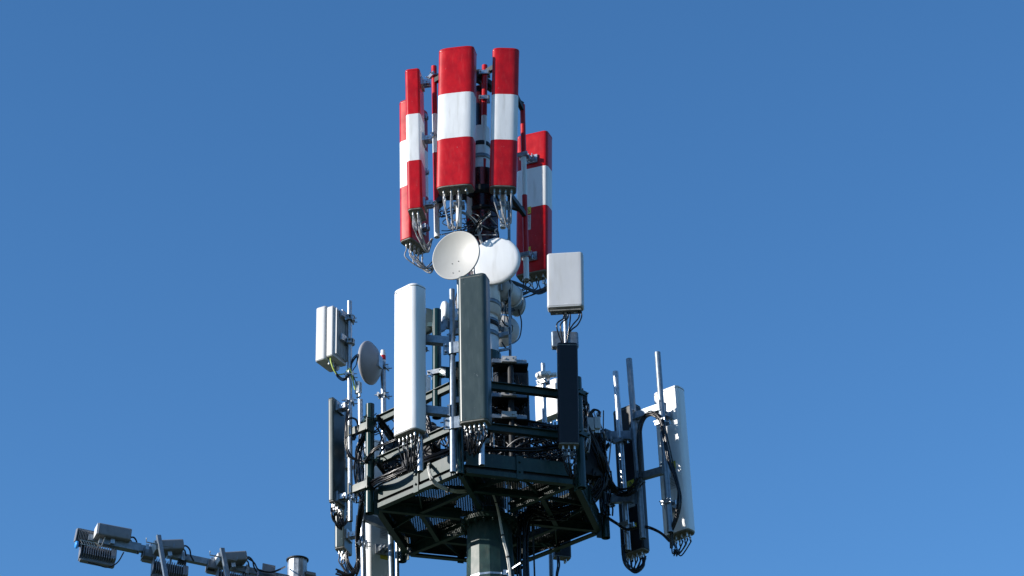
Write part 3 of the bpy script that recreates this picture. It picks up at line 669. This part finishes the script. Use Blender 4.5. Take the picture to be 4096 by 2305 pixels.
for i, (py, lb) in enumerate(((1447, 'upper toothed clamp plate on the radio stack'), (1583, 'middle toothed clamp plate on the radio stack'), (1668, 'lower toothed clamp plate on the radio stack'))):
    q = P(2037, py, 24.08); t = thing('clamp_plate', lb, 'clamp', q, 'toothed clamp plates')
    mb = MB().box(q, V((.20, .03, 0)), V((-.002, .012, 0)), Z * .022)
    for k in range(13):
        mb.box(q + V((-.18 + .03 * k, -.02 + .0045 * k, .026)), V((.008, .001, 0)), V((0, .01, 0)), Z * .007)
    part(mb, 'toothed_bar', 'galvdull', t); mb = MB().box(q + V((0, -.035, .01)), V((.085, .01, 0)), V((-.001, .02, 0)), Z * .035)
    for dx in (-.05, .05): mb.tube([q + V((dx, -.056, .01)), q + V((dx, -.07, .01))], .012, 6)
    part(mb, 'jaw', 'grey', t)
    part(MB().box(q + V((0, .11, -.02)), V((.21, .02, 0)), V((-.01, .10, 0)), Z * .012), 'shelf', 'dark', t)
t = thing('beam_clips', 'pair of grey clips hooked over the top rail by the radio stack', 'clips', P(2040, 1560, 23.95))
for px in (2026, 2056): part(MB().box(P(px, 1553, 23.93), V((.018, 0, 0)), V((0, .006, 0)), Z * .065), 'clip', 'galvdull', t)
t = thing('threaded_rods', 'pair of thin bright rods left of the radio stack', 'rods', P(1972, 1790, 23.9))
for px, a_, b_ in ((1969, 1470, 1570), (1975, 1690, 1790)): part(MB().tube([P(px, a_, 23.9), P(px + 1, b_, 23.9)], .007, 6), 'rod', 'conn', t)
radio('dark junction box on the right edge, behind the black antenna', 2331, 1598, 24.5, .10, .08, .16, 10, 'dark', .5, 0, 'junction_box', group=None, cat='junction box')
radio('left one of two pale surge boxes right of the black antenna', 2362, 1700, 24.7, .09, .07, .16, 10, 'grey', .5, 0, 'junction_box', group='surge boxes', cat='junction box')
radio('right one of two pale surge boxes right of the black antenna', 2388, 1695, 24.7, .08, .07, .15, 10, 'grey', .5, 0, 'junction_box', group='surge boxes', cat='junction box')
radio('equipment box standing on the platform behind the white antenna', 1700, 1790, 24.7, .35, .2, .5, -30, 'dark', .5, 10, group='boxes on the platform floor')
radio('equipment box standing on the platform behind the left cables', 1590, 1830, 24.9, .3, .2, .4, -50, 'dark', .5, 10, group='boxes on the platform floor')
radio('finned box standing on the platform near the front edge', 1648, 1868, 24.4, .22, .15, .16, -45, 'dark', .4, 12, group='boxes on the platform floor')
radio('dark cabinet on the platform near the right corner post', 2360, 1830, 24.9, .25, .2, .55, 20, 'dark', .5, 10, group='boxes on the platform floor')

# ------------------------------------------------------------------ cable runs
def bundle(label, paths, n, spread, r=.011, mt='cable', ties=0, group='cable bundles', name='cable_bundle'):
    pts = [P(*q) for q in paths]; t = thing(name, label, 'cables', pts[-1], group)
    for i in range(n):
        an = random.uniform(0, 6.28); rr_ = spread * math.sqrt(random.random()); o = V((math.cos(an) * rr_, math.cos(an * 2) * rr_ * .5, math.sin(an) * rr_))
        m_ = mt if isinstance(mt, str) else random.choice(mt)
        cable(t, [p + o * random.uniform(.6, 1.2) + jit(spread * .25) for p in pts], r, m_)
    sp = smooth_path(pts, 6)
    for k in range(ties):
        i = int((k + .7) / (ties + .4) * (len(sp) - 2)); d = (sp[i + 1] - sp[i]).normalized()
        part(MB().tube([sp[i] - d * .006, sp[i] + d * .006], spread + r * 1.3, 10), 'cable_tie', 'blackp', t)
    return t
bundle('pale cables looping over the platform edge and down the monopole', [(1720, 1848, 24.05), (1716, 1880, 23.85), (1735, 1925, 23.82), (1790, 1960, 23.95), (1860, 1965, 24.2), (1930, 1945, 24.4), (1968, 1968, 24.5), (1992, 2040, 24.6), (2014, 2160, 24.66), (2032, 2230, 24.66), (2046, 2340, 24.62)], 5, .017, .0105, 'lcable', 8)
bundle('black cables running along the left platform edge', [(1860, 1790, 23.95), (1740, 1835, 23.95), (1650, 1868, 24.05), (1560, 1905, 24.2), (1500, 1935, 24.4), (1455, 1985, 24.9), (1440, 2050, 25.3), (1430, 2160, 25.6), (1432, 2240, 25.7), (1405, 2305, 25.7), (1350, 2292, 25.7)], 9, .04, .011, 'cable')
bundle('black cables hanging between the left pipes', [(1490, 1700, 24.9), (1465, 1730, 24.85), (1440, 1790, 24.9), (1432, 1870, 25.0), (1440, 1960, 25.1), (1470, 2010, 25.2)], 8, .05, .010)
bundle('black cables from the left pipe along the middle rail', [(1395, 1640, 24.55), (1385, 1700, 24.5), (1388, 1790, 24.5), (1410, 1832, 24.5), (1450, 1845, 24.5), (1480, 1840, 24.42)], 3, .022, .009)
bundle('black cables laid on the left middle rail', [(1460, 1850, 24.42), (1500, 1800, 24.35), (1580, 1762, 24.15), (1640, 1745, 24.1), (1700, 1770, 24.2)], 4, .02, .009)
bundle('loop of black cable on the tallest left pipe', [(1392, 1830, 24.52), (1386, 1700, 24.5), (1400, 1672, 24.5), (1425, 1680, 24.52), (1432, 1720, 24.54), (1412, 1760, 24.54)], 3, .012, .009)
bundle('black cables behind the white antenna foot', [(1710, 1670, 24.2), (1728, 1740, 24.2), (1735, 1790, 24.2), (1770, 1810, 24.3), (1830, 1795, 24.4)], 9, .04, .011)
bundle('thick black cable bundle below the middle rail by the radio stack', [(1960, 1640, 24.2), (2030, 1668, 24.2), (2090, 1690, 24.3), (2160, 1700, 24.4), (2240, 1718, 24.4), (2320, 1740, 24.5)], 12, .05, .012)
bundle('pale and black cables under the middle rail bundle', [(2060, 1700, 24.1), (2085, 1712, 24.1), (2140, 1716, 24.1), (2210, 1728, 24.1), (2330, 1715, 24.5), (2355, 1745, 24.6), (2350, 1810, 24.6)], 5, .02, .011, ['gcable', 'lcable', 'cable'])
bundle('flat run of black cables above the front platform edge', [(1930, 1800, 24.0), (2000, 1800, 24.0), (2110, 1802, 24.0), (2190, 1795, 24.05), (2260, 1780, 24.2)], 9, .03, .012)
bundle('dense black cables falling behind the right side of the platform', [(2340, 1650, 24.8), (2370, 1720, 24.85), (2395, 1800, 24.9), (2410, 1880, 24.9), (2395, 1950, 24.9), (2340, 2000, 24.9), (2230, 2035, 24.9), (2130, 2045, 24.9), (2095, 2110, 24.9), (2095, 2340, 24.9)], 16, .075, .012)
bundle('black cables drooping between the right corner post and the black antenna', [(2330, 1690, 24.6), (2375, 1760, 24.7), (2400, 1830, 24.75), (2425, 1900, 24.9), (2470, 1970, 25.1), (2520, 1965, 25.0), (2555, 1920, 24.95)], 12, .05, .009)
bundle('small black cable loops above the surge boxes', [(2388, 1680, 24.7), (2398, 1652, 24.7), (2380, 1640, 24.7), (2362, 1655, 24.7), (2350, 1690, 24.7), (2340, 1740, 24.7)], 4, .02, .009)
bundle('black cables climbing the right group in an arch', [(2545, 1960, 24.96), (2562, 1900, 24.95), (2558, 1800, 24.9), (2556, 1720, 24.88), (2575, 1672, 24.85), (2605, 1658, 24.8), (2640, 1680, 24.72), (2658, 1740, 24.7), (2680, 1850, 24.7), (2710, 1940, 24.7), (2718, 2010, 24.7), (2700, 2080, 24.75), (2685, 2130, 24.8), (2688, 2190, 24.85)], 8, .032, .0085)
bundle('thin black cables slung from the right corner post to the far right antenna', [(2432, 2072, 25.3), (2470, 2095, 25.3), (2510, 2120, 25.2), (2580, 2108, 25.1), (2640, 2130, 25.0), (2680, 2165, 24.95)], 3, .014, .009)
bundle('looped black cables below the far left dark antenna', [(1330, 2010, 24.7), (1325, 2045, 24.65), (1335, 2085, 24.65), (1360, 2098, 24.65), (1368, 2075, 24.68), (1345, 2058, 24.68), (1335, 2080, 24.68), (1360, 2105, 24.68), (1388, 2075, 24.68), (1392, 1990, 24.6)], 3, .018, .008)
bundle('black cables curling under the left group', [(1385, 2210, 25.7), (1392, 2260, 25.7), (1420, 2290, 25.7), (1430, 2240, 25.7), (1428, 2150, 25.7), (1432, 2060, 25.6)], 6, .02, .010)
bundle('coiled black cables under the dark right group antenna', [(2490, 2180, 25.3), (2500, 2250, 25.3), (2535, 2285, 25.3), (2570, 2265, 25.35), (2575, 2230, 25.4)], 6, .022, .010)
bundle('hanging black cables under the small dark antenna', [(2230, 2222, 26.6), (2232, 2260, 26.6), (2226, 2300, 26.6), (2232, 2340, 26.6)], 3, .02, .010)
bundle('black cables sagging below the right banded antenna', [(2205, 1105, 25.9), (2195, 1150, 25.8), (2150, 1172, 25.7), (2095, 1150, 25.5), (2045, 1132, 25.3), (1990, 1130, 25.1)], 7, .025, .010)
bundle('thin looping wire from the drum dishes', [(2075, 1240, 25.6), (2086, 1290, 25.4), (2080, 1345, 25.2), (2060, 1370, 25.0), (2040, 1378, 24.75)], 1, .002, .0085)
bundle('black cables arching over the two dishes', [(1850, 850, 24.7), (1880, 865, 24.7), (1905, 890, 24.72), (1925, 960, 24.78), (1935, 1010, 24.8), (1935, 1120, 24.8)], 5, .03, .010, ['cable', 'gcable'])
bundle('cables spreading left of the mast above the white dish', [(1960, 850, 24.6), (1925, 880, 24.65), (1900, 930, 24.75), (1895, 990, 24.8), (1893, 1060, 24.8), (1895, 1120, 24.82)], 5, .03, .009, ['cable', 'gcable'])
bundle('small knot of cables behind the centre pipe head', [(1832, 1170, 24.5), (1828, 1200, 24.5), (1832, 1240, 24.5), (1836, 1290, 24.5)], 5, .03, .009, ['gcable', 'cable', 'lcable'])
def tangle(label, x0, y0, x1, y1, Y0, Y1, n, r=.0095, loops=3):
    t = thing('cable_tangle', label, 'cables', P((x0 + x1) / 2, y1, (Y0 + Y1) / 2), 'cable tangles')
    for i in range(n):
        a = [random.uniform(x0, x1), random.uniform(y0, y0 + (y1 - y0) * .5)]; pts = []
        for k in range(loops + 3):
            pts.append(P(a[0], a[1], random.uniform(Y0, Y1))); a[0] = min(x1, max(x0, a[0] + random.uniform(-.35, .35) * (x1 - x0))); a[1] = min(y1, max(y0, a[1] + random.uniform(-.12, .42) * (y1 - y0)))
        cable(t, pts, r * random.uniform(.7, 1.15), random.choice(['cable', 'cable', 'cable', 'gcable']), k=5, n=6)
    return t
tangle('tangled black cables right of the black antenna', 2325, 1640, 2420, 1960, 24.7, 25.3, 26)
tangle('tangled black cables under the dazzling white radio', 2140, 1690, 2330, 1880, 24.4, 25.0, 22)
tangle('tangled black cables behind the foot of the white front antenna', 1690, 1690, 1800, 1830, 24.1, 24.6, 16)
tangle('tangled black cables among the left pipes', 1425, 1690, 1490, 2010, 24.7, 25.3, 14)
tangle('tangled cables on the radio stack', 1965, 1480, 2100, 1840, 24.2, 24.35, 16, .007)
tangle('tangled black cables inside the left rails', 1520, 1760, 1660, 1920, 24.4, 25.0, 16)
tangle('tangled black cables beneath the platform right of the monopole', 2080, 1990, 2330, 2080, 24.8, 25.2, 14)
tangle('tangled black cables over the front platform edge', 1960, 1700, 2240, 1830, 24.05, 24.4, 18)
tangle('tangled black cables at the front right corner post', 2290, 1560, 2350, 1800, 24.3, 24.7, 12)
tangle('tangled black cables along the right post', 2395, 1740, 2450, 2060, 25.2, 25.5, 12)
tangle('loose black cables around the left corner post', 1440, 1640, 1580, 1800, 24.55, 24.9, 10, .008)
tangle('tangled cables behind the two dishes', 1760, 820, 1990, 940, 24.6, 25.0, 16, .007)
tangle('tangled cables and straps around the drum dishes', 1975, 1150, 2050, 1330, 25.0, 25.2, 12, .007)
radio('tall dark cabinet behind the whole radio stack', 2036, 1660, 24.95, .46, .22, 1.15, 16, 'dark', .3, 0, group=SG)
radio('dark equipment box behind the black antenna', 2300, 1700, 24.9, .34, .2, .5, 10, 'dark', .4, 8, group='boxes on the platform floor')
radio('dark equipment box behind the centre antenna, left side', 1880, 1760, 24.6, .45, .2, .5, -10, 'dark', .4, 8, group='boxes on the platform floor')
radio('dark equipment box beyond the dazzling white radio foot', 2170, 1850, 25.4, .5, .2, .3, 10, 'dark', .4, 8, group='boxes on the platform floor')
radio('finned white radio seen between the white antenna and the green pipe', 1690, 1560, 25.6, .14, .12, .4, -60, 'white', .5, 4)
for i, (a, b, lb) in enumerate((((1508, 1660, 24.45), (1592, 1765, 24.8), 'brace from the head of the left corner post'), ((1508, 1850, 24.45), (1590, 1960, 24.8), 'brace from the middle of the left corner post'),
        ((2318, 1620, 24.1), (2250, 1720, 24.4), 'brace from the head of the front right corner post'), ((2420, 1770, 25.4), (2340, 1860, 25.1), 'brace from the right corner post'))):
    a, b = P(*a), P(*b); t = thing('diagonal_brace', 'dark diagonal ' + lb, 'brace', b, 'diagonal braces'); part(MB().bar(a, b, .04, .006).bar(a + V((0, .02, -.017)), b + V((0, .02, -.017)), .006, .04), 'angle_bar', 'dark', t)
# cable ladder down the monopole
t = thing('cable_ladder', 'dark cable ladder running down the right side of the monopole', 'cable ladder', (P(2100, 2200, 24.9).x, 24.95, 0.0))
xx = P(2100, 2200, 24.9).x
for dx in (-.07, .10): part(MB().bar((xx + dx, 24.95, 0), (xx + dx, 24.95, CZ - .05), .02, .04, V((0, 1, 0))), 'rail', 'dark', t)
mb = MB()
for k in range(46): mb.bar((xx - .07, 24.96, .3 + k * .27), (xx + .10, 24.96, .3 + k * .27), .015, .015)
part(mb, 'rungs', 'dark', t)
part(MB().bar((xx + .015, 24.95, CZ - .6), (CX + .2, 25, CZ - .6), .03, .03), 'wall_bracket', 'dark', t)

# ------------------------------------------------------------------ floodlight mast at the lower left
LG = 'floodlights on the crossarm'
lm_top = P(1190, 2242, 26.6); lm = thing('floodlight_mast', 'bright galvanised many-sided lamp mast at the bottom left', 'lamp mast', (lm_top.x, lm_top.y, 0))
mb = MB(); nn_ = 12; cxy = V((lm_top.x, lm_top.y, 0)); zt = lm_top.z
ring = lambda r, z: [cxy + V((r * math.cos(2 * math.pi * k / nn_ + .2), r * math.sin(2 * math.pi * k / nn_ + .2), z)) for k in range(nn_)]
mb.add(ring(.26, 0) + ring(.118, zt), [[k, (k + 1) % nn_, nn_ + (k + 1) % nn_, nn_ + k] for k in range(nn_)]); part(mb, 'shaft', 'zinc', lm)
part(MB().lathe([(.10, zt - .006), (.136, zt - .006), (.138, zt + .008), (.10, zt + .01), (0, zt + .02)], cxy, Z, 28, smooth=False), 'cap_plate', 'dark', lm)
ca, cb = P(352, 2122 + 30, 25.55), P(1190, 2325, 26.5); cd = (cb - ca).normalized(); cs = cd.cross(Z).normalized(); cu = cs.cross(cd)
mb = MB(); mb.bar(ca, cb, .075, .075); part(mb, 'crossarm', 'galvdull', lm)
mb = MB().bar(P(395, 2162, 25.52), P(560, 2196, 25.7), .10, .10); part(mb, 'arm_sleeve', 'galvdull', lm)
def along(px):  # crossarm point under a given photo column
    lo, hi = 0., 1.
    for _ in range(30):
        m_ = (lo + hi) / 2; q = ca.lerp(cb, m_) - O; x = 2048 + FPX * q.dot(RT) / q.dot(FW)
        if x < px: lo = m_
        else: hi = m_
    return ca.lerp(cb, lo)
def hbar(px, top, bot):
    a = P(px - 6, top, 25.16 + (px - 352) * .00113); b = P(px + 12 + (bot - top) * .09, bot, 25.16 + (px - 352) * .00113)
    uu = nrm(rad(28)); ss = V((math.cos(rad(28)), math.sin(rad(28)), 0)); mb = MB().bar(a, b, .042, .006, uu).bar(a - ss * .024 - uu * .02, b - ss * .024 - uu * .02, .006, .045, uu); part(mb, 'upright_angle', 'galvdull', lm)
    q = P(px - 3, top + 36, 25.16 + (px - 352) * .00113) + V((0, .03, 0)); r_ = .008
    part(MB().tube([q - cd * .17 + Z * .05, q - cd * .17, q + cd * .16, q + cd * .165 + Z * .05], r_, 6), 'hook_rod', 'galvdull', lm)
hbar(643, 2140, 2345); hbar(897, 2192, 2345)
def flood(label, c, ln, hh, dp, tilt, up=True):
    # long axis along the crossarm, fins on the side facing the viewer
    t = thing('floodlight', label, 'floodlight', c, LG)
    f = (cs if cs.y < 0 else -cs); f = (f * math.cos(tilt) + Z * math.sin(tilt)).normalized(); u = cd.cross(f).normalized(); u = u if u.z > 0 else -u
    part(rbox(MB(), c - f * (dp * .25), cd, f, u, ln, dp * .35, hh, .012), 'lamp_housing', 'lampgrey', t)
    mb = MB()
    for i in range(14): mb.box(c + cd * ((-.5 + (i + .5) / 14) * ln * .9) + f * dp * .12, cd * .004, f * dp * .28, u * hh * .36)
    part(mb, 'heat_sink', 'lampgrey', t)
    part(MB().box(c - cd * (ln * .5 + .004), cd * .004, f * dp * .42, u * hh * .42), 'end_plate', 'lampgrey', t)
    part(rbox(MB(), c + cd * ln * .42 + f * dp * .15, cd, f, u, ln * .16, dp * .5, hh * .6, .01), 'driver_box', 'lampgrey', t)
    d_ = 1 if up else -1
    part(MB().bar(c + u * (-.5 * hh * d_) - f * .01, c + u * ((-.5 * hh - .09) * d_) - f * .01, .05, .02, cd), 'yoke', 'galv', t)
    return t, f, u
def control(label, px, py, Yo, ln, hh, dp, tl):
    c = P(px, py, Yo); t = thing('lamp_driver_box', label, 'driver box', c, 'driver boxes on the crossarm')
    d2 = (cd + Z * tl).normalized(); f = -cs if cs.y > 0 else cs; u = d2.cross(f).normalized(); u = u if u.z > 0 else -u
    part(rbox(MB(), c, f, u, d2, dp, hh, ln, .02), 'box', 'lampgrey', t)
    part(MB().box(c - d2 * (ln / 2 + .006), d2 * .004, f * dp * .45, u * hh * .45), 'end_cap', 'white', t)
    part(MB().bar(c - u * hh * .5, c - u * (hh * .5 + .06) , .10, .05, d2), 'foot', 'galv', t)
    a = c + d2 * (ln / 2)
    cable(t, [a, a + d2 * .05 + u * .01, a + d2 * .09 - u * .04, a + d2 * .095 - u * .12, a + d2 * .12 - u * .19], .010)
    cable(t, [a - u * .03, a + d2 * .03 - u * .05, a + d2 * .035 - u * .12], .009)
    return t
Yl = lambda px: 25.45 + (px - 352) * .00113
flood('outermost lower floodlight with tall fins under the end of the arm', P(392, 2218, Yl(400)), .42, .24, .16, rad(20), False)
flood('outermost upper floodlight peeping out behind its driver box', P(352, 2150, Yl(352) + .15), .28, .18, .14, rad(-15), True)
flood('second floodlight under the arm, behind the first upright', P(680, 2283, Yl(690)), .42, .24, .16, rad(20), False)
flood('third floodlight under the arm, behind the second upright', P(935, 2318, Yl(940)), .40, .20, .16, rad(20), False)
control('driver box above the outer end of the arm', 452, 2138, Yl(452) - .02, .40, .15, .20, .02)
control('driver box behind the first upright on the arm', 672, 2190, Yl(680) - .02, .34, .13, .20, .26)
control('driver box behind the second upright on the arm', 925, 2236, Yl(925) - .02, .34, .12, .20, .28)
flood('small floodlight left of the first upright, hugging the arm', P(598, 2222, Yl(600) + .1), .16, .14, .16, rad(5), False)
flood('small floodlight left of the second upright, hugging the arm', P(856, 2268, Yl(856) + .1), .16, .14, .16, rad(5), False)
flood('fourth floodlight half hidden between the second upright and the lamp mast', P(1030, 2332, Yl(1030)), .26, .16, .16, rad(20), False)
for px in (585, 730, 845, 985):
    q = along(px); part(MB().box(q, cd * .02, cs * .055, cu * .055), 'arm_clamp', 'galv', lm); part(MB().box(q - cu * .07, cd * .05, cs * .03, cu * .02), 'cable_saddle', 'dark', lm)
t = thing('end_bracket', 'pale latticed bracket with a blue cap at the tip of the lamp arm', 'bracket', P(320, 2180, Yl(320)))
q = P(322, 2160, Yl(322) - .06)
mb = MB()
for i in range(6): mb.bar(q + cd * (.03 * i) + Z * .0, q + cd * (.03 * i + .03) - Z * .05, .004, .006)
mb.bar(q, q + cd * .18, .004, .008).bar(q - Z * .05, q + cd * .2 - Z * .05, .004, .008).bar(q + cd * .18, q + cd * .25 - Z * .03, .03, .008).bar(q + cd * .25 - Z * .03, q + cd * .30 + Z * .14, .03, .008)
part(mb, 'lattice', 'beige', t)
part(MB().lathe([(0, .012), (.035, .01), (.045, 0), (.045, -.02), (0, -.02)], P(304, 2179, Yl(304)), V((-.9, -.4, 0)), 18), 'blue_cap', 'blue', t)
part(MB().bar(P(306, 2178, Yl(304)), P(345, 2172, Yl(345)), .05, .06), 'stub', 'dark', t)
t = thing('cover_plate', 'small pale curved plate on the arm beside the lamp mast', 'cover plate', P(1075, 2275, Yl(1075)))
c = P(1075, 2278, Yl(1075) - .02); part(MB().box(c, cd * .08, Z * .07 + V((0, .02, 0)), V((0, .006, -.001))), 'plate', 'lampgrey', t)
part(MB().box(P(1245, 2300, 26.6), cd * .06, Z * .02, V((0, .05, 0))), 'second_plate', 'lampgrey', t)
t = bundle('black cable slung from the driver boxes to the lamp mast', [(985, 2232, Yl(985) - .1), (1015, 2250, Yl(1015) - .1), (1035, 2280, Yl(1030) - .1), (1080, 2290, Yl(1080) - .1), (1115, 2280, Yl(1110) - .1), (1140, 2268, 26.5)], 2, .006, .008)
bundle('thin black cable under the outermost floodlight', [(352, 2250, Yl(352) - .12), (380, 2256, Yl(380) - .12), (430, 2270, Yl(430) - .12), (470, 2250, Yl(470) - .12), (495, 2210, Yl(495) - .1)], 1, .002, .008)
